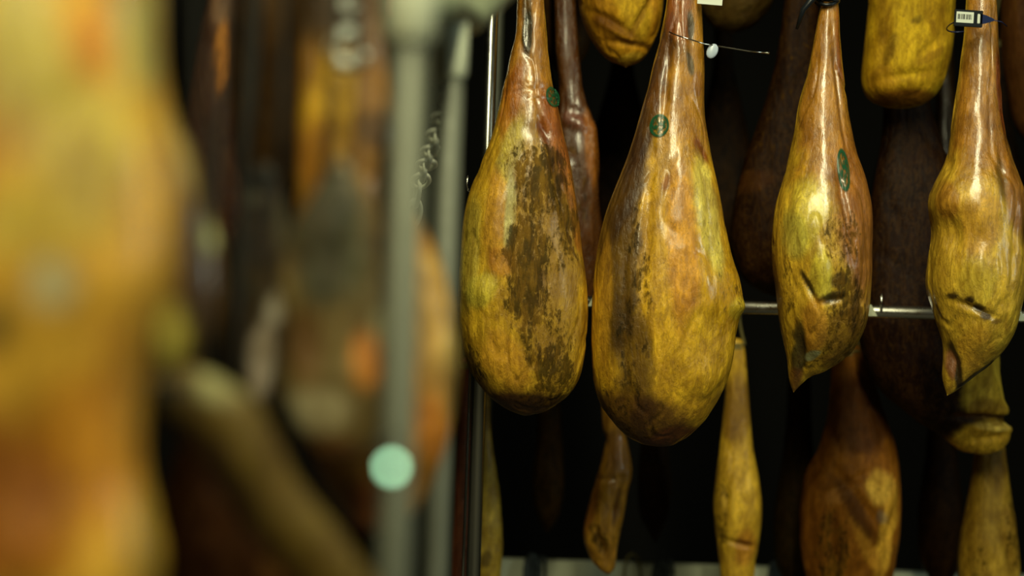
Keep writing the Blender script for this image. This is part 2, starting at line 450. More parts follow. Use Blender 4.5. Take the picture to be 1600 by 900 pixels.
def rbox(name, c, s, mat, lab=None, root=None, bev=.001, rot=None):
    root = root or rack
    bm = bmesh.new(); box(bm, Vector(c)-Vector(root.location), s, rot, bev); o = obj_bm(name, bm, mat, root, smooth=False)
    if lab: o['label'] = lab
    return o
bc = P(1200, 893, 2.9)
rbox('shelf_bar', ((rx0+rx1)/2, 2.95, bc.z-.026), (rx1-rx0, .03, .05), M_PALE, 'pale flat bar along the foot of the picture')
# pins and welded lugs on the middle rail
for px in (915, 1375, 1600):
    a = P(px, 470 if px > 1000 else 452, 2.36); zz = MZ
    rp('pin', [(a.x, 2.35, zz+.0), (a.x, 2.35, zz+.030)], [.0026, .0022], M_CHROME, None, 8)
def lug(px, w=.030, h=.015):
    a = P(px, 480, 2.345); bm = bmesh.new(); o = Vector(rack.location)
    pr = [(-w/2, -.5), (w/2, -.5), (w*.15, .75), (-w*.1, .75)]
    fr = [bm.verts.new(Vector((a.x+x, 2.345, MZ+y*h))-o) for x, y in pr]; bk = [bm.verts.new(Vector((a.x+x, 2.353, MZ+y*h))-o) for x, y in pr]
    bm.faces.new(fr); bm.faces.new(bk[::-1])
    for i in range(4): bm.faces.new((fr[i], bk[i], bk[(i+1) % 4], fr[(i+1) % 4]))
    obj_bm('lug', bm, M_PALE, rack, smooth=False)['label'] = 'small pale triangular lug'
lug(1357); lug(1590); lug(928, .02, .012)

# near rack, left: two uprights one behind the other
nx = P(633, 300, 1.0).x
nrack = empty('drying_rack', (nx, 1.0, 0), 'blurred satin steel drying rack close to the camera left of centre', 'rack')
NR = dict(root=nrack)
nx2 = P(699, 300, 1.45).x
rp('post', [(nx, 1.0, .02), (nx, 1.0, 2.3)], .0125, M_SATIN, 'near upright, the most blurred', **NR)
rp('post', [(nx2, 1.45, .02), (nx2, 1.45, 2.3)], .0135, M_SATIN2, 'far upright of the near rack', **NR)
rp('side_bar', [(nx, 1.0, 2.14), (nx2, 1.45, 2.14)], .010, M_SATIN, **NR)
rp('side_bar', [(nx, 1.0, .35), (nx2, 1.45, .35)], .010, M_SATIN, **NR)
for y_ in (.75, .95, 1.2, 1.4): rp('rail', [(nx-1.3, y_, 2.16), (nx+.02, y_, 2.16)], .010, M_SATIN, **NR)
rp('side_bar', [(nx-.0, .7, 2.14), (nx, 1.5, 2.14)], .010, M_SATIN, **NR)
rp('side_bar', [(nx-1.28, .7, 2.14), (nx-1.28, 1.5, 2.14)], .010, M_SATIN, **NR)
for y_ in (.72, 1.48): rp('post', [(nx-1.28, y_, .02), (nx-1.28, y_, 2.3)], .0125, M_SATIN, **NR)
# clamps and the short cross arm at the head of the picture
a = P(640, 20, 1.0); rp('clamp', [(a.x, 1.0, a.z-.022), (a.x, 1.0, a.z-.018), (a.x, 1.0, a.z+.035), (a.x, 1.0, a.z+.04)], [.016, .019, .019, .016], M_PALE, 'pale clamp at the head of the near upright', **NR)
a = P(703, 68, 1.45); rp('clamp', [(a.x, 1.45, a.z-.040), (a.x, 1.45, a.z-.030), (a.x, 1.45, a.z+.03), (a.x, 1.45, a.z+.040)], [.014, .019, .019, .014], M_PALE, 'pale clamp on the far upright', **NR)
rp('cross_arm', [P(640, 10, 1.05), P(700, 10, 1.42), P(735, 30, 1.5), P(800, -30, 1.62)], .017, M_ARM, 'short slanting arm', **NR)

# green indicator light on a thin arm
a = P(612, 730, .80); ind = empty('indicator_light', (nx, 1.0, a.z), 'small glowing green indicator light on thin arm of near upright', 'light')
o0 = Vector(ind.location)
tube_obj('arm', [Vector((0, -.0125, 0)), Vector((-.004, -.1, 0)), a-o0+Vector((0, .006, 0))], .0012, M_BLACK, ind, 8)
bm = bmesh.new(); bmesh.ops.create_uvsphere(bm, u_segments=16, v_segments=10, radius=.0032); bmesh.ops.translate(bm, verts=bm.verts, vec=a-o0); obj_bm('bulb', bm, M_LED, ind)

# ------------------------------------------------------------------ front row, in focus
Y0 = 2.2
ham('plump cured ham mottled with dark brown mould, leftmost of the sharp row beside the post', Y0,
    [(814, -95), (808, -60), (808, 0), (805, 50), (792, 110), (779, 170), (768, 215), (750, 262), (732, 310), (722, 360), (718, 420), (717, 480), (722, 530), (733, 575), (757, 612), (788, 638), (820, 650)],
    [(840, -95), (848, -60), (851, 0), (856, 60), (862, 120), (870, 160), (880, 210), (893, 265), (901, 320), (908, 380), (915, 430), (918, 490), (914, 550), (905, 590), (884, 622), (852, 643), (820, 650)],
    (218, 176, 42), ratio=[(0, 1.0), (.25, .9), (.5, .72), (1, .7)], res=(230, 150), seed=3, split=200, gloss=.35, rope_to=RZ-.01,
    paint=[((182, 128, 44), 830, 60, 60, 140, 0, 1), ('G', 830, 70, 60, 140, 0, .5), ((175, 95, 32), 800, 160, 14, 60, 12, .6),
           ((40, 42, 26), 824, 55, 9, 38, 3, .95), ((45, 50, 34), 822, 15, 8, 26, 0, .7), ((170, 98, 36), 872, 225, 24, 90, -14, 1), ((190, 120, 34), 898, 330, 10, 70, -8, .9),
           ((120, 45, 14), 848, 212, 8, 20, -25, .8), ((45, 32, 12), 872, 300, 2.2, 70, -12, .8, .8), ((45, 32, 12), 888, 370, 2.5, 40, -17, .8, .8),
           ((215, 205, 90), 800, 240, 18, 55, 12, .7), ((216, 162, 54), 775, 340, 15, 70, 4, .9), ((240, 236, 160), 797, 325, 7, 66, 4, 1, .4),  # the palest narrow streak is a painted highlight
           ((205, 190, 78), 735, 400, 16, 90, 5, .7), ((225, 215, 80), 755, 455, 22, 30, 30, .6), ((200, 130, 45), 785, 410, 20, 22, 0, .6),
           ('M', 850, 400, 60, 200, -5, .62), ('M', 815, 440, 34, 90, 0, .4), ('M', 875, 300, 24, 90, -10, .3), ((128, 92, 30), 848, 400, 56, 190, -5, .5), ('M', 835, 300, 30, 60, 0, .2), ('C', 768, 520, 26, 55, -24, .9), ('C', 893, 470, 20, 60, 0, .7),
           ('M', 850, 590, 60, 50, 10, .75), ('M', 742, 570, 14, 50, -20, .75), ('M', 728, 350, 10, 50, 0, .25), ('M', 735, 470, 14, 20, 0, .2),
           ((205, 150, 40), 790, 560, 32, 50, -32, .7), ('C', 800, 570, 26, 46, -36, .85), ((70, 36, 8), 820, 640, 100, 30, 4, .95), ((60, 42, 12), 735, 585, 22, 40, -25, .5)],  # dark brown along the base is painted shade
    bumps=[(778, 345, 16, 75, 4, 3.5), (800, 330, 5, 60, 4, -1.5), (868, 290, 5, 90, -12, -2.5), (840, 210, 30, 18, 0, -2), (830, 145, 40, 3, -6, -1.4), (830, 130, 40, 4, 4, .8), (845, 160, 40, 3, 8, -1.2), (850, 205, 8, 25, -30, -3), (755, 455, 26, 26, 0, 3), (824, 50, 8, 40, 0, -2)],
    stamps=[(863, 154, 11, 17, -12)])
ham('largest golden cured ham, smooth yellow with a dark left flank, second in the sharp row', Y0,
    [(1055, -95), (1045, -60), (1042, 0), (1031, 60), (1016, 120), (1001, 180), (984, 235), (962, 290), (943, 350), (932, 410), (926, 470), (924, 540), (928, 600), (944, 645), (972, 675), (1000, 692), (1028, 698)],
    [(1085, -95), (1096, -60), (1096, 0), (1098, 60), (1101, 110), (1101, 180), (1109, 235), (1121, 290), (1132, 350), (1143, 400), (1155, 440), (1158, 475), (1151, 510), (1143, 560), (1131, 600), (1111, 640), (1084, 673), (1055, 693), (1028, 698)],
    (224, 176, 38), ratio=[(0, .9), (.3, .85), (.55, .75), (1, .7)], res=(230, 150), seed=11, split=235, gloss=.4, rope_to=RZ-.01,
    paint=[((182, 128, 44), 1070, 100, 70, 150, 0, .9), ('G', 1070, 100, 70, 160, 0, .6), ((92, 52, 20), 1014, 150, 20, 140, 14, .85), ((58, 32, 12), 962, 300, 32, 120, 18, .9), ((145, 60, 22), 1060, 15, 20, 60, 0, .6),  # dark browns down the left flank are painted shading
           ((60, 62, 46), 1076, 45, 6, 24, 0, .9), ((60, 62, 46), 1074, 105, 6, 20, -10, .85), ((120, 38, 22), 1090, 240, 10, 22, -25, .8), ((150, 50, 20), 1035, 290, 6, 14, 20, .6), ((150, 95, 38), 1088, 135, 10, 20, 0, .6),
           ((75, 46, 14), 985, 330, 8, 60, 14, .5), ('M', 985, 470, 26, 150, 3, .6), ((66, 42, 14), 968, 430, 26, 130, 6, .8), ((66, 46, 14), 984, 560, 28, 120, -8, .7), ('M', 940, 480, 8, 90, 0, .2),
           ((200, 150, 36), 943, 470, 9, 100, 2, .7), ('C', 943, 470, 9, 90, 2, .7), ((224, 158, 40), 1058, 400, 22, 140, -2, .85), ((228, 184, 36), 1090, 550, 50, 70, 20, .8), ('C', 1080, 540, 60, 90, 10, .7),
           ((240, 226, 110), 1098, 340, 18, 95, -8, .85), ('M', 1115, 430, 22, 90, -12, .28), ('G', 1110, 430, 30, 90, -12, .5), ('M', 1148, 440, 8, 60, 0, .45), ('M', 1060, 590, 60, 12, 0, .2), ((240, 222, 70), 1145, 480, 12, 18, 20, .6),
           ((74, 38, 8), 1000, 655, 75, 45, 14, .85), ('M', 990, 640, 50, 50, 20, .55), ((96, 46, 10), 1050, 690, 70, 26, -12, .85)],  # underside darkened in the colour, as overhead light would leave it
    bumps=[(1000, 400, 10, 160, 5, -4), (1070, 350, 40, 170, -2, 3), (1150, 478, 14, 14, 0, 4), (1095, 240, 9, 22, -20, -2.5), (1040, 290, 8, 22, 15, -2), (1038, 130, 8, 110, 5, -3), (972, 500, 12, 140, 0, -2), (1100, 440, 26, 60, 0, 2), (1075, 75, 8, 60, 0, -2), (1090, 590, 40, 40, 0, 3)],
    stamps=[(1026, 201, 15, 19, 10)])
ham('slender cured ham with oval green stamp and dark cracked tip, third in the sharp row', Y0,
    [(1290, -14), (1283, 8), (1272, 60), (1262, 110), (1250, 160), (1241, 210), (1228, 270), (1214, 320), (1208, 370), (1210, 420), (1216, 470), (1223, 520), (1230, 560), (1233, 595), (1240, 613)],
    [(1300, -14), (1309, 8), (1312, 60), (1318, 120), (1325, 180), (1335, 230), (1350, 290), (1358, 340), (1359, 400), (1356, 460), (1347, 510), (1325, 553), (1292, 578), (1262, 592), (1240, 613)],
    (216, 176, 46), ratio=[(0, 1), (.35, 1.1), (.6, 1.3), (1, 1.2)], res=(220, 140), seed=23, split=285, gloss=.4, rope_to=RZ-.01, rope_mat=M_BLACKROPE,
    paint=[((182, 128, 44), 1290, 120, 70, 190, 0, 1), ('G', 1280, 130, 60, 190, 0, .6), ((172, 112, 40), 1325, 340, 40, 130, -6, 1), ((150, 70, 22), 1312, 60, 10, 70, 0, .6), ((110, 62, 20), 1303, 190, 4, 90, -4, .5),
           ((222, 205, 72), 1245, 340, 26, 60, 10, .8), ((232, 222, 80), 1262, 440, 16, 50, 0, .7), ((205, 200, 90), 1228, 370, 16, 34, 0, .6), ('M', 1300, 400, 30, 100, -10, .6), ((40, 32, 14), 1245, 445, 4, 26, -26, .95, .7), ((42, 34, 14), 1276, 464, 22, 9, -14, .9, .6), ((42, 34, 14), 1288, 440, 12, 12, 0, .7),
           ('M', 1300, 520, 60, 80, 0, .6), ('C', 1260, 510, 16, 42, 0, .9), ((205, 150, 46), 1258, 505, 18, 42, -6, .9), ((100, 62, 18), 1310, 530, 40, 60, 0, .6), ((96, 54, 18), 1320, 480, 14, 50, 0, .5), ((34, 40, 28), 1240, 545, 9, 44, -8, .9, .6), ((190, 205, 165), 1256, 553, 12, 7, -30, .9, .8), ((110, 66, 26), 1238, 595, 14, 22, 0, .8), ('M', 1220, 440, 8, 60, -8, .5)],
    bumps=[(1238, 340, 20, 40, 0, 4), (1265, 430, 14, 50, 0, 4), (1248, 455, 5, 30, -28, -4), (1280, 468, 22, 6, -10, -3), (1300, 330, 6, 90, -8, -3), (1262, 500, 16, 40, 0, 3), (1243, 550, 7, 40, -8, -4), (1304, 150, 4, 120, -4, -2.5), (1320, 370, 18, 60, 0, 2), (1330, 460, 5, 60, 5, -2)],
    stamps=[(1302, 271, 10, 35, -2)])
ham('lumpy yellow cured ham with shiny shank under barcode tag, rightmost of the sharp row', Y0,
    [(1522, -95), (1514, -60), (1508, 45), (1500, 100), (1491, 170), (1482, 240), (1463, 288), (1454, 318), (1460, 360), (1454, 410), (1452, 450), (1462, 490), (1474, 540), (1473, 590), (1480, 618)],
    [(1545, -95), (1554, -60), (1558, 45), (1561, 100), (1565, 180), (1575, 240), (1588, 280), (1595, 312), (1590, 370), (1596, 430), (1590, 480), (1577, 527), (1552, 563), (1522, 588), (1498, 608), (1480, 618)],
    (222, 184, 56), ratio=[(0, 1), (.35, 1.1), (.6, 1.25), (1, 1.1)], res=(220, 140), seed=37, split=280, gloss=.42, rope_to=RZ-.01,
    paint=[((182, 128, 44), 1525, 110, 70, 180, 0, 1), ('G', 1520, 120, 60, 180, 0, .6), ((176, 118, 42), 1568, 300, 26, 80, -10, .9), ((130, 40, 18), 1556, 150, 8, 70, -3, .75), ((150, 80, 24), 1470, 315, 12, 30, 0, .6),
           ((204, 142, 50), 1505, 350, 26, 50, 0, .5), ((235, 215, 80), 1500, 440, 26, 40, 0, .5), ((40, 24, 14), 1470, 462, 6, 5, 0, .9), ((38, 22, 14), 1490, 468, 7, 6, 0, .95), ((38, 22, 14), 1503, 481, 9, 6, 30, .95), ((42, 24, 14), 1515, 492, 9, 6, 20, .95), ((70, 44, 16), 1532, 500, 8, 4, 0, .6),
           ((30, 24, 10), 1484, 572, 9, 48, -20, .95, .5), ((30, 22, 8), 1520, 588, 40, 7, -38, .95, .4), ((150, 100, 62), 1478, 570, 5, 24, -10, .9), ('M', 1575, 420, 12, 120, 0, .28), ('M', 1500, 380, 60, 60, 0, .08), ((215, 165, 48), 1510, 540, 24, 40, -10, .6), ((70, 66, 34), 1541, 285, 9, 36, 0, .55)],
    bumps=[(1472, 318, 20, 32, 0, 3), (1505, 350, 24, 34, 0, 3), (1500, 420, 30, 36, 0, 3), (1500, 482, 34, 6, 22, -5), (1512, 530, 26, 40, 0, 4), (1484, 570, 6, 40, -18, -4), (1545, 290, 7, 60, 0, -3), (1570, 350, 8, 60, 0, 2), (1555, 400, 5, 90, 6, -2), (1535, 450, 5, 60, 0, -1.5), (1475, 370, 10, 30, 0, -3)])

# ------------------------------------------------------------------ hams close behind the front row
ham('brown wrinkled cured ham peeping out between the first two sharp hams', 2.46,
    [(868, -110), (864, -80), (866, 0), (868, 80), (874, 150), (868, 220), (862, 320), (872, 400), (900, 470), (915, 480)],
    [(892, -110), (898, -80), (900, 0), (906, 90), (914, 150), (928, 190), (934, 235), (936, 310), (944, 370), (942, 430), (928, 470), (915, 480)],
    (92, 56, 26), ratio=.8, res=(110, 64), seed=41, gloss=.8, mould=.15, rope_to=RZ-.01,
    paint=[((140, 84, 74), 905, 190, 30, 14, 20, .6), ('M', 895, 280, 18, 70, -10, .5), ((176, 110, 36), 922, 230, 10, 60, -4, .7)],
    bumps=[(905, 178, 30, 5, 20, -3), (903, 196, 30, 7, 20, 3), (925, 240, 6, 60, 0, 2)])
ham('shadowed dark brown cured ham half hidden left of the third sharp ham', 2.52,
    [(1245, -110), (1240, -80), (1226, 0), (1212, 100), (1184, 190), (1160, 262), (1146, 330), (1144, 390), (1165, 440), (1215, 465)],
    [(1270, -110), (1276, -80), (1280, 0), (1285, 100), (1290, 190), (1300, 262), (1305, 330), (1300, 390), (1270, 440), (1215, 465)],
    (36, 18, 6), ratio=.7, res=(90, 56), seed=43, gloss=.12, mould=.2, rope_to=RZ-.01,  # brown meat tint darkened to carry the shadow
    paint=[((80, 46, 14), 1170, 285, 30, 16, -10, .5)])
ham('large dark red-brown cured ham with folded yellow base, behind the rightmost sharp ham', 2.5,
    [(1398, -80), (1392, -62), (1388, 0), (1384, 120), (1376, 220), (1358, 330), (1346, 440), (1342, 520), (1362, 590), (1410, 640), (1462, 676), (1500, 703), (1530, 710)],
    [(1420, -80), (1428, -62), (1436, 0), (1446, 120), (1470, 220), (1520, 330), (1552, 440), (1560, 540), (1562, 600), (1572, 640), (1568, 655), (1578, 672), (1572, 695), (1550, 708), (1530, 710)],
    (32, 14, 5), ratio=.55, res=(150, 90), seed=47, gloss=.15, rope_to=RZ-.01,  # dark meat tint, lowered further to stand in for shade
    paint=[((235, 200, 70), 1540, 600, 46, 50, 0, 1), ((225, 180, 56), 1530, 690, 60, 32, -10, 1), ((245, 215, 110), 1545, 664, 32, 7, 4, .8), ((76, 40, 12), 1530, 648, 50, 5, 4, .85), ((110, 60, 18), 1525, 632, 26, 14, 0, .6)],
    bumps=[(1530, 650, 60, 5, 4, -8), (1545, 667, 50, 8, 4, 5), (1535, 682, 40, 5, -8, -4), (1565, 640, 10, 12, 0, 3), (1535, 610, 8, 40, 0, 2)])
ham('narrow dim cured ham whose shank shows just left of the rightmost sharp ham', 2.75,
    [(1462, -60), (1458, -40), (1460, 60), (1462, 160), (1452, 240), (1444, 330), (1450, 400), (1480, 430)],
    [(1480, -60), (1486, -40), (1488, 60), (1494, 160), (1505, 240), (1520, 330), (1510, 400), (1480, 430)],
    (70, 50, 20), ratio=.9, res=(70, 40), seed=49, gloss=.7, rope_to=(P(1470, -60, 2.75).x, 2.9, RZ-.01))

# upper row
ham('rounded yellow base of a cured ham hanging above, between first and second sharp hams', 2.42,
    [(955, -760), (948, -720), (940, -600), (925, -450), (905, -300), (896, -180), (896, -90), (902, -20), (910, 25), (925, 62), (948, 90), (978, 105)],
    [(985, -760), (992, -720), (1000, -600), (1015, -450), (1036, -300), (1046, -180), (1044, -90), (1038, -20), (1034, 25), (1024, 60), (1005, 92), (978, 105)],
    (205, 152, 34), ratio=.8, res=(200, 100), seed=53, gloss=.15, rope_to=UZ-.01,
    paint=[((222, 185, 48), 985, 10, 26, 60, -12, .7), ((130, 82, 18), 935, 40, 20, 50, -20, .5), ((110, 66, 14), 960, 50, 40, 8, 24, .6), ((120, 72, 16), 985, 72, 36, 5, 10, .6), ((120, 74, 16), 1000, 30, 5, 40, 30, .5), ((215, 180, 60), 985, 96, 26, 8, -14, .7), ('M', 925, 20, 14, 40, 0, .2)],
    bumps=[(950, 40, 40, 6, 30, -4), (985, 75, 40, 5, 8, -4), (965, 60, 40, 5, 30, 3), (1000, 30, 5, 40, 30, -4), (1015, 15, 6, 40, 10, -3)], lump=1.3)
ham('smooth yellow base of a cured ham hanging above, between third and fourth sharp hams', 2.42,
    [(1400, -760), (1394, -720), (1388, -600), (1376, -450), (1362, -300), (1354, -180), (1354, -90), (1358, 0), (1352, 70), (1348, 125), (1358, 152), (1382, 166), (1410, 170)],
    [(1430, -760), (1437, -720), (1446, -600), (1460, -450), (1480, -300), (1492, -180), (1492, -90), (1489, 0), (1487, 60), (1480, 105), (1466, 142), (1442, 164), (1410, 170)],
    (200, 160, 32), ratio=.8, res=(200, 100), seed=59, gloss=.12, rope_to=UZ-.01,
    paint=[((222, 188, 40), 1405, 50, 26, 90, 0, .6), ((96, 78, 22), 1418, 42, 9, 6, -30, .7), ((90, 66, 20), 1378, 85, 8, 26, 12, .6), ((120, 84, 20), 1368, 30, 8, 50, 0, .4), ((100, 52, 14), 1412, 160, 60, 16, 0, .85), ((150, 104, 26), 1370, 130, 22, 22, 0, .5), ((140, 98, 22), 1440, 95, 30, 6, -30, .5)],  # brown band round the bottom is shade put into the colour
    bumps=[(1400, 125, 50, 8, -8, -3), (1440, 80, 30, 8, -40, -2), (1370, 90, 10, 40, 10, -3)], lump=.8)
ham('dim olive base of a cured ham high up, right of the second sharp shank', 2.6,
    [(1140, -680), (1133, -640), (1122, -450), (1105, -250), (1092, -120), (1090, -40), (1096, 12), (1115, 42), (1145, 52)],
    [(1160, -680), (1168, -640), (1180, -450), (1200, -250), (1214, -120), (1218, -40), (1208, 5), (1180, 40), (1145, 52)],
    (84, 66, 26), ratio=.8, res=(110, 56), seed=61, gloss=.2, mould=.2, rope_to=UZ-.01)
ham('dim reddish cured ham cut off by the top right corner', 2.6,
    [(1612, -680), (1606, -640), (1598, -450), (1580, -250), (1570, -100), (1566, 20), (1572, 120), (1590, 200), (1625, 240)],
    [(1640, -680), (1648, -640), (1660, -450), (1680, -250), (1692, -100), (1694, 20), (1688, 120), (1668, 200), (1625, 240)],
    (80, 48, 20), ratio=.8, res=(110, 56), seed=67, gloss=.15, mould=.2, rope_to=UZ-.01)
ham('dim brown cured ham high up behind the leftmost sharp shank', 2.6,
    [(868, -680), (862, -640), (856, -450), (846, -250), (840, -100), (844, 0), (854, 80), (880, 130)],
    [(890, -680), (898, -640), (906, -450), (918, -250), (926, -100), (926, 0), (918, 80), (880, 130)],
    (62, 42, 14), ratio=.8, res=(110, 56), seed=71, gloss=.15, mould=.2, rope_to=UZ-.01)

# lower row, hung from the middle rails
def lower(label, Y, left, right, tint, **kw):
    railY = 2.36 if Y < 2.45 else (2.62 if Y < 2.66 else 2.8)
    x = (P(*left[0], Y).x+P(*right[0], Y).x)/2
    kw.setdefault('res', (110, 64)); kw.setdefault('ratio', .9)
    return ham(label, Y, left, right, tint, rope_to=(x, railY, MZ-.012), **kw)
lower('thin brown cured ham left of the polished post, bottom of picture', 2.62,
      [(722, 560), (718, 580), (714, 680), (708, 780), (704, 880), (708, 960), (720, 1000)],
      [(730, 560), (734, 580), (736, 680), (736, 780), (736, 880), (734, 960), (720, 1000)], (130, 66, 30), seed=73, mould=.3)
lower('sliver of bright yellow cured ham right of the polished post, bottom of picture', 2.62,
      [(746, 560), (744, 580), (744, 680), (742, 780), (742, 880), (746, 960), (762, 1010)],
      [(760, 560), (764, 580), (768, 680), (780, 760), (786, 830), (782, 900), (776, 960), (762, 1010)], (205, 175, 62), seed=79,
      paint=[((60, 40, 14), 762, 870, 8, 14, 0, .7)])
lower('small wrinkled cured ham tapering to a tip below the two plump hams', 2.62,
      [(945, 600), (940, 620), (941, 665), (946, 690), (935, 735), (920, 790), (912, 835), (922, 870), (935, 888), (950, 898)],
      [(962, 600), (970, 620), (974, 665), (983, 700), (987, 740), (977, 790), (968, 840), (964, 875), (960, 890), (950, 898)], (225, 165, 48), seed=83, res=(150, 90), gloss=.5, mould=.05,
      paint=[((170, 120, 70), 955, 710, 10, 40, 0, .6), ('M', 935, 840, 12, 30, -20, .7), ('M', 975, 820, 10, 50, 0, .5), ((150, 60, 22), 925, 770, 8, 60, 8, .6), ((110, 60, 20), 962, 790, 4, 30, 10, .7)],
      bumps=[(960, 790, 5, 40, 12, -4), (955, 745, 30, 5, -5, -3), (940, 850, 6, 30, -20, -4), (980, 740, 8, 20, 0, 4)], lump=1.3)
lower('long narrow yellow cured ham below the gap between second and third sharp hams', 2.62,
      [(1140, 530), (1136, 550), (1134, 620), (1126, 690), (1118, 750), (1115, 800), (1121, 860), (1128, 920), (1146, 965)],
      [(1158, 530), (1164, 550), (1170, 620), (1176, 690), (1185, 745), (1189, 800), (1184, 860), (1174, 920), (1146, 965)], (225, 182, 50), seed=89, res=(150, 90), gloss=.3,
      paint=[((120, 80, 30), 1150, 640, 30, 50, 0, .7), ('M', 1125, 800, 10, 60, 0, .6), ('M', 1140, 720, 14, 30, 0, .4), ((60, 44, 14), 1160, 842, 14, 4, 20, .8), ((190, 110, 30), 1160, 850, 20, 30, 0, .5)],
      bumps=[(1150, 845, 26, 5, 15, -4), (1130, 770, 8, 30, 0, -3)])
lower('bulky brown creased cured ham low down beneath the third sharp ham', 2.62,
      [(1308, 540), (1302, 560), (1294, 640), (1278, 700), (1256, 750), (1250, 820), (1258, 900), (1290, 980), (1330, 1010)],
      [(1340, 540), (1352, 560), (1380, 640), (1398, 700), (1406, 760), (1403, 830), (1392, 900), (1370, 980), (1330, 1010)], (150, 96, 26), seed=97, res=(150, 100), gloss=.15, mould=.15, ratio=.7,
      paint=[((60, 28, 10), 1330, 640, 60, 60, 0, .8), ((225, 175, 62), 1375, 830, 14, 74, 12, 1), ((225, 180, 75), 1362, 755, 24, 28, -20, .95), ((205, 150, 50), 1345, 850, 10, 60, -28, .8), ((180, 125, 60), 1300, 765, 24, 14, -30, .8), ((60, 30, 10), 1325, 790, 12, 60, -34, .7), ((150, 145, 130), 1366, 800, 8, 12, -30, .5), ('M', 1290, 850, 26, 60, 0, .6), ((170, 110, 36), 1257, 850, 6, 50, 0, .7)],
      bumps=[(1345, 790, 7, 60, -34, -7), (1330, 760, 9, 60, -34, 5), (1360, 820, 7, 60, -20, 5), (1380, 830, 5, 60, 10, -4), (1290, 840, 8, 50, 0, -5), (1310, 750, 40, 6, -30, -5)], lump=1.5)
lower('slim yellow cured ham at bottom right below the folded base', 2.62,
      [(1536, 560), (1530, 580), (1524, 690), (1514, 770), (1502, 840), (1500, 900), (1512, 960), (1546, 1000)],
      [(1552, 560), (1560, 580), (1568, 690), (1578, 770), (1588, 840), (1592, 900), (1584, 960), (1546, 1000)], (205, 165, 56), seed=101, gloss=.2,
      paint=[((90, 58, 20), 1545, 690, 40, 60, 0, .7), ('M', 1575, 830, 16, 60, 0, .7), ('M', 1515, 870, 14, 30, 0, .5), ((200, 165, 70), 1540, 800, 16, 50, 0, .5)],
      bumps=[(1565, 860, 8, 50, -20, -5)])
lower('dim shank of a cured ham directly beneath the tip of the third sharp ham', 2.8,
      [(1238, 540), (1233, 560), (1230, 640), (1222, 720), (1210, 800), (1212, 880), (1240, 930)],
      [(1258, 540), (1264, 560), (1268, 640), (1272, 720), (1280, 800), (1276, 880), (1240, 930)], (44, 34, 12), gloss=.12, seed=103, res=(80, 44))
lower('dim dark cured ham between the small wrinkled ham and the long narrow one', 2.8,
      [(1012, 600), (1006, 620), (1000, 700), (996, 760), (1002, 810), (1024, 850)],
      [(1032, 600), (1038, 620), (1044, 700), (1048, 760), (1042, 810), (1024, 850)], (36, 24, 10), gloss=.1, seed=107, res=(80, 44))
lower('dim dark cured ham under the leftmost sharp ham, right of the post', 2.8,
      [(848, 600), (842, 620), (836, 700), (830, 750), (836, 800), (855, 835)],
      [(868, 600), (874, 620), (880, 700), (882, 750), (876, 800), (855, 835)], (36, 26, 8), gloss=.1, seed=109, res=(80, 44))
lower('dim reddish cured ham between the bulky creased ham and the slim one at right', 2.8,
      [(1460, 620), (1454, 640), (1446, 720), (1436, 800), (1440, 880), (1470, 930)],
      [(1482, 620), (1488, 640), (1496, 720), (1504, 800), (1500, 880), (1470, 930)], (40, 22, 8), gloss=.1, seed=113, res=(80, 44))
# deep background row, near-black tint painted in place of shade
k = 0
DEEP = ('in the dark gap behind the leftmost sharp shank', 'in the dark gap between first and second sharp hams', 'in the dark gap right of the second sharp ham', 'in the dark gap left of the third sharp ham', 'in the dark gap between third and fourth sharp hams', 'in the dark behind the rightmost sharp ham')
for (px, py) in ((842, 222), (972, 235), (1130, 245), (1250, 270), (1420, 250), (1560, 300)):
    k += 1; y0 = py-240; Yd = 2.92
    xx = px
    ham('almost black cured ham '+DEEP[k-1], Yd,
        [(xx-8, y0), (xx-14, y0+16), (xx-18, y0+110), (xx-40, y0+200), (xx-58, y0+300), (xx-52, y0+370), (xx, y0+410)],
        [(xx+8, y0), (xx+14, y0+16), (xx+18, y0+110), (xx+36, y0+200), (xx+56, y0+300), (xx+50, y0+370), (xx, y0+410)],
        (22, 11, 4), ratio=.7, res=(60, 36), seed=120+k, gloss=.05, rope_to=(P(xx, y0, Yd).x, 2.9, RZ-.01), group='dark hams deep in the rack')

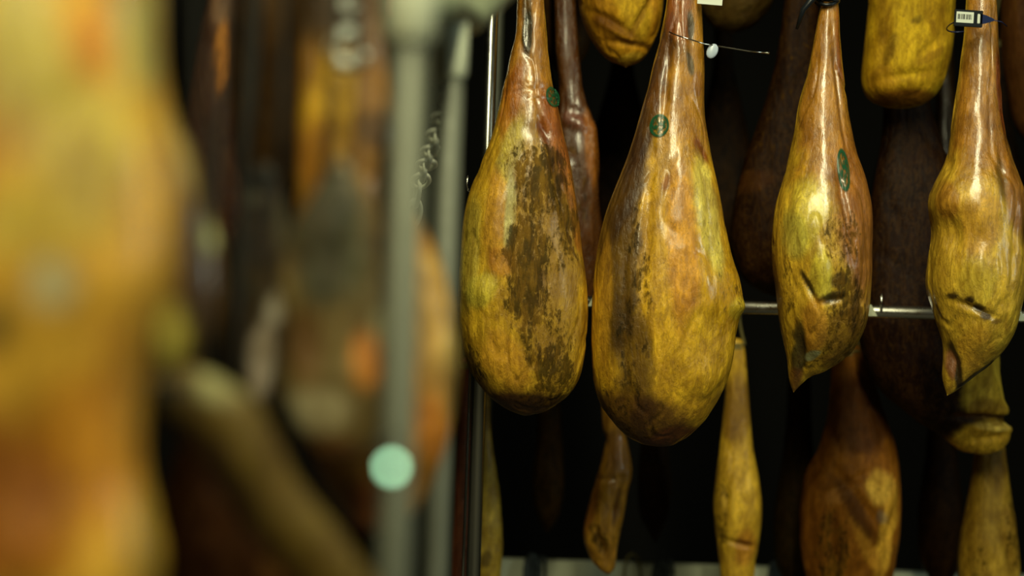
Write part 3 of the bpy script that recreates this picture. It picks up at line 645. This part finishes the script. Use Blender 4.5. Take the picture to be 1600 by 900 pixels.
# ------------------------------------------------------------------ near hams, out of focus
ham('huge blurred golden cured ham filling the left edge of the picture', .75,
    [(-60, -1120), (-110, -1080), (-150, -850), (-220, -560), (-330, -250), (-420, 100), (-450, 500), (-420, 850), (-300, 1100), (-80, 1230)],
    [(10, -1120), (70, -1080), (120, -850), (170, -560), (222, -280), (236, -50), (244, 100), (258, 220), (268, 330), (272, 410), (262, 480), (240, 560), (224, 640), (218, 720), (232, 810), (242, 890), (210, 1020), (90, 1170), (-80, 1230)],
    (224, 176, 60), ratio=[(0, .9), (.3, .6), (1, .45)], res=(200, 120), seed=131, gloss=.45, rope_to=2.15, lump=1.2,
    paint=[((215, 200, 105), 90, 100, 60, 150, -6, .9), ((225, 140, 20), 180, 90, 24, 70, -8, .8), ((215, 200, 90), 165, 230, 70, 100, 0, .8), ((180, 125, 70), 95, 230, 18, 40, 20, .8), ((220, 205, 90), 100, 350, 110, 50, 0, .6), ((215, 225, 200), 135, 440, 30, 34, 0, .9), ((95, 95, 55), 50, 500, 26, 36, 0, .85),  # whitish spot near mid-height is a painted highlight
           ((190, 165, 90), 170, 290, 50, 60, 0, .6), ((160, 88, 14), 0, 250, 34, 240, 0, .85), ((206, 132, 26), 160, 700, 70, 120, 0, .7), ((150, 84, 12), 30, 760, 100, 140, 0, .9), ((205, 130, 20), 120, 850, 40, 40, 0, .6), ((190, 200, 130), 232, 60, 16, 90, 0, .9), ((130, 140, 80), 232, 800, 12, 130, 0, .6), ((195, 125, 40), 205, 560, 30, 80, 0, .5)],  # pale green upper right edge is painted as lit
    )
ham('blurred brown cured ham with pale rim just behind the huge golden one', .97,
    [(110, -720), (90, -690), (70, -400), (60, -100), (50, 200), (60, 400), (110, 540), (200, 600)],
    [(140, -720), (165, -690), (190, -400), (218, -100), (262, 130), (300, 232), (330, 330), (344, 410), (342, 480), (322, 560), (270, 600), (200, 600)],
    (84, 58, 24), ratio=.55, res=(110, 64), seed=137, gloss=.7, rope_to=2.15,
    paint=[((170, 150, 90), 300, 260, 9, 110, -17, .8), ((205, 215, 165), 328, 365, 10, 28, -12, .9), ((200, 190, 90), 278, 520, 26, 56, 0, .9), ((60, 42, 18), 262, 300, 16, 120, -16, .8), ((60, 50, 20), 320, 510, 10, 40, 0, .7)])  # pale rim and yellow-green patch are painted highlights
# dark hams between near rack's hams
ham('blurred dark brown cured ham, upper left, between golden ham and grey one', 1.35,
    [(400, -420), (392, -400), (385, -250), (372, -80), (362, 60), (360, 180), (375, 280), (415, 330)],
    [(425, -420), (434, -400), (445, -250), (460, -80), (474, 60), (476, 180), (462, 270), (415, 330)],
    (66, 46, 18), ratio=.6, res=(90, 48), seed=139, gloss=.15, rope_to=2.15, paint=[((96, 70, 34), 430, 20, 26, 60, 0, .6)])
ham('thin blurred cured ham with an orange streak, upper left dark gap', 1.7,
    [(338, -320), (334, -300), (330, -150), (326, -20), (300, 100), (282, 240), (280, 380), (320, 470)],
    [(356, -320), (362, -300), (368, -150), (374, -20), (372, 100), (380, 240), (378, 380), (320, 470)],
    (62, 32, 12), ratio=.8, res=(90, 48), seed=141, gloss=.2,
    paint=[((185, 120, 36), 353, 90, 11, 60, 4, 1), ((130, 100, 76), 352, 15, 18, 30, 0, .8)], rope_to=(P(347, -320, 1.7).x, 1.7, 2.15))
ham('blurred orange cured ham passing behind the near upright', 1.22,
    [(500, -480), (490, -455), (478, -300), (470, -100), (468, 0), (466, 150), (462, 300), (458, 450), (462, 600), (490, 720), (545, 810), (600, 840)],
    [(535, -480), (548, -455), (562, -300), (582, -100), (596, 30), (618, 170), (645, 290), (685, 395), (706, 480), (714, 560), (708, 640), (692, 710), (655, 790), (600, 840)],
    (176, 128, 48), ratio=.5, res=(150, 90), seed=149, gloss=.45, rope_to=2.15,
    paint=[((84, 66, 42), 530, -60, 110, 150, 0, 1), ((150, 120, 96), 590, 20, 24, 90, -6, .7), ((238, 188, 40), 520, 178, 40, 100, 4, 1), ((190, 120, 26), 500, 250, 30, 60, 0, .6), ((62, 40, 16), 590, 205, 20, 34, 10, .8), ((220, 140, 34), 585, 560, 26, 46, 0, .9), ((215, 120, 14), 580, 795, 30, 50, 0, .9), ((200, 165, 90), 690, 490, 34, 110, 0, .85), ((205, 130, 40), 680, 670, 22, 50, 0, .8), ((130, 130, 80), 708, 570, 8, 90, 0, .6)])
ham('blurred grey-green mould covered cured ham in front of the orange one', 1.05,
    [(528, 250), (515, 262), (488, 305), (450, 370), (436, 440), (446, 520), (440, 600), (462, 670), (500, 712), (540, 722)],
    [(538, 250), (550, 262), (572, 300), (590, 370), (598, 440), (622, 510), (645, 560), (646, 620), (610, 686), (570, 715), (540, 722)],
    (108, 94, 58), ratio=.4, res=(120, 70), seed=151, gloss=.25, rope_to=(P(533, 250, 1.05).x-.01, 1.2, 2.15), rope_mat=M_BLACKROPE,
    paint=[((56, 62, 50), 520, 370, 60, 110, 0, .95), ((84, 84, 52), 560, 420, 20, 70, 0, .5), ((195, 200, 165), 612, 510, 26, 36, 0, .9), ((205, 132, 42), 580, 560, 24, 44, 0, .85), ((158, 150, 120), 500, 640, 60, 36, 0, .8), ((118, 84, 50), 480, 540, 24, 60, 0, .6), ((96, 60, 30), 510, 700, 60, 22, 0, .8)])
ham('blurred black cured ham with lilac-grey patches left of the mould covered one', 1.15,
    [(400, 255), (392, 268), (372, 330), (352, 420), (346, 520), (356, 600), (378, 650), (405, 668)],
    [(425, 255), (434, 268), (452, 330), (464, 420), (462, 520), (448, 600), (430, 650), (405, 668)],
    (44, 40, 26), ratio=.5, res=(100, 56), seed=157, gloss=.2, rope_to=(P(412, 255, 1.15).x, 1.2, 2.15), rope_mat=M_BLACKROPE,
    paint=[((18, 20, 22), 410, 340, 60, 80, 0, .9), ((90, 94, 88), 400, 312, 12, 12, 0, .6), ((165, 160, 150), 435, 480, 16, 30, 20, .8), ((170, 162, 155), 412, 560, 22, 60, 8, .9), ((14, 12, 10), 372, 500, 18, 90, 0, .8), ((88, 84, 60), 440, 350, 8, 40, 0, .6)])  # small grey spot on the black top is a painted glint
# low near hams: a slanting leg and the dark ham below it
ham('blurred olive cured leg slanting down to the right, lower left of the near upright', .93,
    [(255, 585), (240, 600), (250, 650), (300, 700), (340, 760), (390, 830), (450, 900), (520, 970), (590, 1000)],
    [(300, 570), (330, 582), (385, 620), (430, 680), (465, 750), (515, 812), (555, 862), (600, 930), (590, 1000)],
    (86, 72, 26), ratio=.6, res=(110, 60), seed=163, gloss=.2, rope_mat=M_BLACKROPE, rope_to=(P(270, 585, .93).x-.02, .95, 2.15),
    paint=[((150, 155, 115), 345, 605, 40, 22, 14, .5), ((40, 28, 12), 310, 740, 70, 150, -38, 1), ((60, 46, 20), 420, 860, 40, 90, -45, .8), ((64, 56, 26), 290, 625, 30, 30, 0, .7)])  # painted highlight at the head, painted shade left of the olive rim
ham('blurred nearly black cured ham low down beneath the slanting olive leg', 1.12,
    [(330, 610), (310, 640), (280, 700), (250, 800), (240, 900), (260, 1010), (340, 1080)],
    [(350, 610), (375, 640), (420, 720), (470, 800), (500, 880), (490, 1010), (340, 1080)],
    (44, 22, 10), ratio=.5, res=(90, 48), seed=167, gloss=.1, rope_mat=M_BLACKROPE, rope_to=(P(340, 610, 1.12).x, 1.2, 2.15),
    paint=[((90, 60, 24), 440, 880, 30, 20, 0, .5)])
ham('blurred black cured ham at the bottom beside the near uprights', 1.3,
    [(565, 800), (552, 815), (540, 860), (525, 920), (520, 1000), (560, 1080), (600, 1100)],
    [(590, 800), (604, 815), (625, 860), (650, 920), (655, 1000), (640, 1080), (600, 1100)],
    (26, 24, 18), ratio=.6, res=(80, 40), seed=171, gloss=.1, rope_mat=M_BLACKROPE, rope_to=(P(578, 800, 1.3).x, 1.2, 2.15))

# ------------------------------------------------------------------ small things
# barcode tag on the rightmost shank
tg = P(1515, 29, 2.135); th = empty('barcode_tag', tg, 'dark plastic tag with white barcode sticker across the rightmost shank', 'tag')
rt = Matrix.Rotation(-ROLL+R(3.5), 3, 'Y'); s_ = 2.135/FPX
def tbox(name, u, v, dy, w_, h_, d_, mat, bev=.0006):
    bm = bmesh.new(); c = rt @ Vector((u*s_, dy, -v*s_)); box(bm, c, (w_*s_, d_, h_*s_), rt, bev); return obj_bm(name, bm, mat, th, smooth=False)
tbox('tag_body', -2, 0, 0, 44, 26, .004, M_BLACK)
tbox('sticker', -8, -1, -.0022, 27, 17, .0006, M_WHITE, 0)
bm = bmesh.new()
xs = -19.0; kk = 0
while xs < 3:
    wv = (.9, 1.6, .7, 1.2)[kk % 4]; box(bm, rt @ Vector(((xs)*s_, -.0026, 1.8*s_)), (wv*s_, .0002, 8*s_), rt); xs += wv+(.9, .7, 1.3)[kk % 3]; kk += 1
obj_bm('barcode', bm, M_PRINT, th, smooth=False)
tbox('clip', 13.5, 0, -.0005, 4, 15, .0052, M_WHITE)
bm = bmesh.new(); o = rt
pts = [(17, -8), (26, -6), (38, -1.2), (38, 1.6), (26, 6), (17, 8)]
fr = [bm.verts.new(rt @ Vector((x*s_, -.002, -y*s_))) for x, y in pts]; bk = [bm.verts.new(rt @ Vector((x*s_, .002, -y*s_))) for x, y in pts]
bm.faces.new(fr); bm.faces.new(bk[::-1])
for i in range(6): bm.faces.new((fr[i], bk[i], bk[(i+1) % 6], fr[(i+1) % 6]))
obj_bm('buckle', bm, M_BLUE, th, smooth=False)['label'] = 'tapered blue plastic end'
tube_obj('strap', [rt @ Vector((36*s_, 0, 0)), rt @ Vector((50*s_, .0, -.002)), rt @ Vector((66*s_, .02, -.004))], .0008, M_BLUE, th, 6)
ringp = [Vector(((math.cos(a)*28+20)*s_, .068+math.sin(a)*.064, .004)) for a in np.linspace(0, 2*math.pi, 25)]
tube_obj('loop', ringp, .0012, M_BLUE, th, 6)
# white tag at the head of the second shank
tg = P(1110, -8, 2.16); t2 = empty('paper_tag', tg, 'corner of a blank white tag at the top edge beside the second shank', 'tag')
bm = bmesh.new(); box(bm, (0, 0, 0), (.038, .001, .030), Matrix.Rotation(R(3), 3, 'Y'), .0003); obj_bm('card', bm, M_WHITE, t2, smooth=False)
tube_obj('string', [(-.01, 0, .012), (-.025, .0, .03), (-.045, .02, .04)], .0008, M_ROPE, t2, 6)
# wire seal on the second shank
wb = P(1112, 78, 2.17); ws = empty('wire_seal', wb, 'thin wire tie with white tip sticking out right of the second shank', 'wire tie')
pts = [P(1046, 50, 2.17)-wb, P(1060, 56, 2.15)-wb, P(1080, 62, 2.145)-wb, P(1098, 68, 2.155)-wb, P(1115, 71, 2.165)-wb, P(1140, 75, 2.165)-wb, P(1170, 80, 2.165)-wb, P(1201, 83, 2.165)-wb]
tube_obj('wire', pts, .0011, M_CHROME, ws, 8)
bm = bmesh.new(); tube(bm, [P(1196, 82.5, 2.165)-wb, P(1202, 83, 2.165)-wb], .0018, 8); obj_bm('knot', bm, M_CHROME, ws)
bm = bmesh.new(); bmesh.ops.create_uvsphere(bm, u_segments=12, v_segments=8, radius=1)
bmesh.ops.transform(bm, matrix=Matrix.Translation(P(1113, 80, 2.165)-wb) @ Matrix.Rotation(R(25), 4, 'Y') @ Matrix.Diagonal((.0085, .003, .012, 1)), verts=bm.verts)
obj_bm('seal', bm, plain('pale_blue_plastic', lin((190, 205, 225)), .3, .1, 200), ws)['label'] = 'crumpled pale plastic seal'
# black wrapping at the head of the third shank
bk_ = P(1282, 2, 2.19); bw = empty('tie_wrapping', bk_, 'black strap and green-grey rope knot at the top of the third shank', 'strap')
bm = bmesh.new()
for q, (r1, dz) in enumerate(((.017, .004), (.018, .010), (.016, -.003))):
    tube(bm, [Vector((math.cos(a)*r1+.012, math.sin(a)*r1+.008, dz+.004*math.sin(a*2+q))) for a in np.linspace(0, 2*math.pi, 21)], .0028, 6)
obj_bm('strap', bm, M_BLACK, bw)
bm = bmesh.new(); tube(bm, [Vector((.002, -.012, .01)), Vector((-.014, -.014, .002)), Vector((-.028, -.01, -.016)), Vector((-.036, -.004, -.045))], [.004, .006, .005, .002], 8); obj_bm('strap_end', bm, M_BLACK, bw)
bm = bmesh.new(); tube(bm, [Vector((-.022, -.008, .006)), Vector((-.034, -.012, .012)), Vector((-.02, -.014, .02)), Vector((.0, -.016, .014)), Vector((.014, -.015, .008)), Vector((.022, -.013, .016))], .0045, 8); obj_bm('knot', bm, M_ROPE, bw)

# chain of shiny links between the racks
ca = P(708, 30, 1.28); cb = P(655, 292, 2.12)
chain = empty('steel_chain', ca, 'slack chain of shiny steel links receding behind the near uprights', 'chain')
NL = 15
p0, p1, p2, p3 = P(716, -40, 1.6), P(706, 128, 1.68), P(683, 212, 1.86), P(655, 292, 2.1)
path = crspline([tuple(P(722, -370, 1.52)), tuple(p0), tuple(p1), tuple(p2), tuple(p3), tuple(P(632, 400, 2.16))], 20)
dd = np.r_[0, np.cumsum(np.linalg.norm(np.diff(path, axis=0), axis=1))]
step = .038; NL = int(dd[-1]/step)
for i in range(NL):
    s = (i+.5)*step; c = Vector([np.interp(s, dd, path[:, j]) for j in range(3)]); c2 = Vector([np.interp(s+.01, dd, path[:, j]) for j in range(3)])
    d = (c2-c).normalized(); a = d.cross(Vector((0, 0, 1))).normalized(); b2 = d.cross(a)
    if i % 2: a, b2 = b2, a
    pts = []
    for t in np.linspace(0, 2*math.pi, 21): pts.append(c-ca+d*math.cos(t)*.024+a*math.sin(t)*.012)
    bm = bmesh.new(); tube(bm, pts, .0035, 6, cap=False); obj_bm('chain_link', bm, M_LINK, chain)
# small wire hook beside the leftmost sharp ham
hk = P(735, 290, 2.28); h_ = bpy.data.objects
bm = bmesh.new(); tube(bm, [Vector((-.005, .0, .016)), Vector((-.006, 0, .002)), Vector((-.004, 0, -.008)), Vector((.002, 0, -.012)), Vector((.010, .0, -.010)), Vector((.018, .008, -.004))], .0011, 8)
tag(obj_bm('wire_hook', bm, M_CHROME, origin=None), 'tiny bent wire hook left of the leftmost sharp ham', 'hook').location = hk
# added rings standing in for blurred highlights near the orange ham's head
for (px, py, rr, lab) in ((545, 76, .012, 'pale ring added as a highlight in front of the orange ham near the top'), (546, 6, .005, 'smaller ring added as a highlight above the pale ring at the top edge')):
    c = P(px, py, 1.12)
    bm = bmesh.new(); tube(bm, [Vector((math.cos(t)*rr, -.001, math.sin(t)*rr)) for t in np.linspace(R(70), R(350), 22)], rr*.42, 8)
    tag(obj_bm('highlight_ring', bm, M_WHITE), lab, 'ring').location = c
# knobbly red cord at the top
c = P(601, -30, 1.6); bm = bmesh.new()
pts = [Vector((.004*math.sin(i*1.1)+.0006*i, .003*math.cos(i*1.7), .5-.0-i*.0)) for i in range(1)]
pp = [P(597+i*.35+3*math.sin(i*1.3), -240+i*9.2, 1.6)-c for i in range(30)]
tube(bm, pp, [.0042+.0014*math.sin(i*2.2) for i in range(30)], 8)
tag(obj_bm('red_cord', bm, M_RED), 'knobbly red cord hanging beside the near upright at the top edge', 'cord').location = c
# bundles of rope on the pale bar
def bundle(px, py, w_, mat, label, seed_):
    rs = np.random.RandomState(seed_); c = P(px, py, 2.925); bm = bmesh.new()
    for i in range(9):
        x0 = (rs.rand()-.5)*w_; pts = []
        hgt = .02+rs.rand()*.014
        for t in np.linspace(0, 2*math.pi, 13): pts.append(Vector((x0+math.cos(t)*w_*.18+rs.rand()*.002, -.008+math.sin(t+i)*.006-.006, math.sin(t)*hgt+rs.rand()*.003-.012)))
        tube(bm, pts, .0032, 6)
    tag(obj_bm('rope_bundle', bm, mat), label, 'rope').location = c
bundle(836, 880, .034, M_DARKROPE, 'dark grey bundle of rope on the pale bar under the leftmost sharp ham', 1)
bundle(1035, 886, .034, M_DARKROPE, 'dark grey bundle of rope on the pale bar right of the rope loop', 2)
bundle(1212, 893, .036, M_DARKROPE, 'dark grey bundle of rope on the pale bar beneath the third sharp ham', 3)
c = P(988, 885, 2.93); bm = bmesh.new()
tube(bm, [Vector((-.016, 0, -.03)), Vector((-.015, 0, .0)), Vector((-.010, 0, .020)), Vector((0, 0, .027)), Vector((.010, 0, .020)), Vector((.016, 0, -.002)), Vector((.02, 0, -.03))], .0026, 8)
tag(obj_bm('rope_loop', bm, M_ROPE), 'thin tan rope loop standing over the pale bottom bar', 'rope').location = c
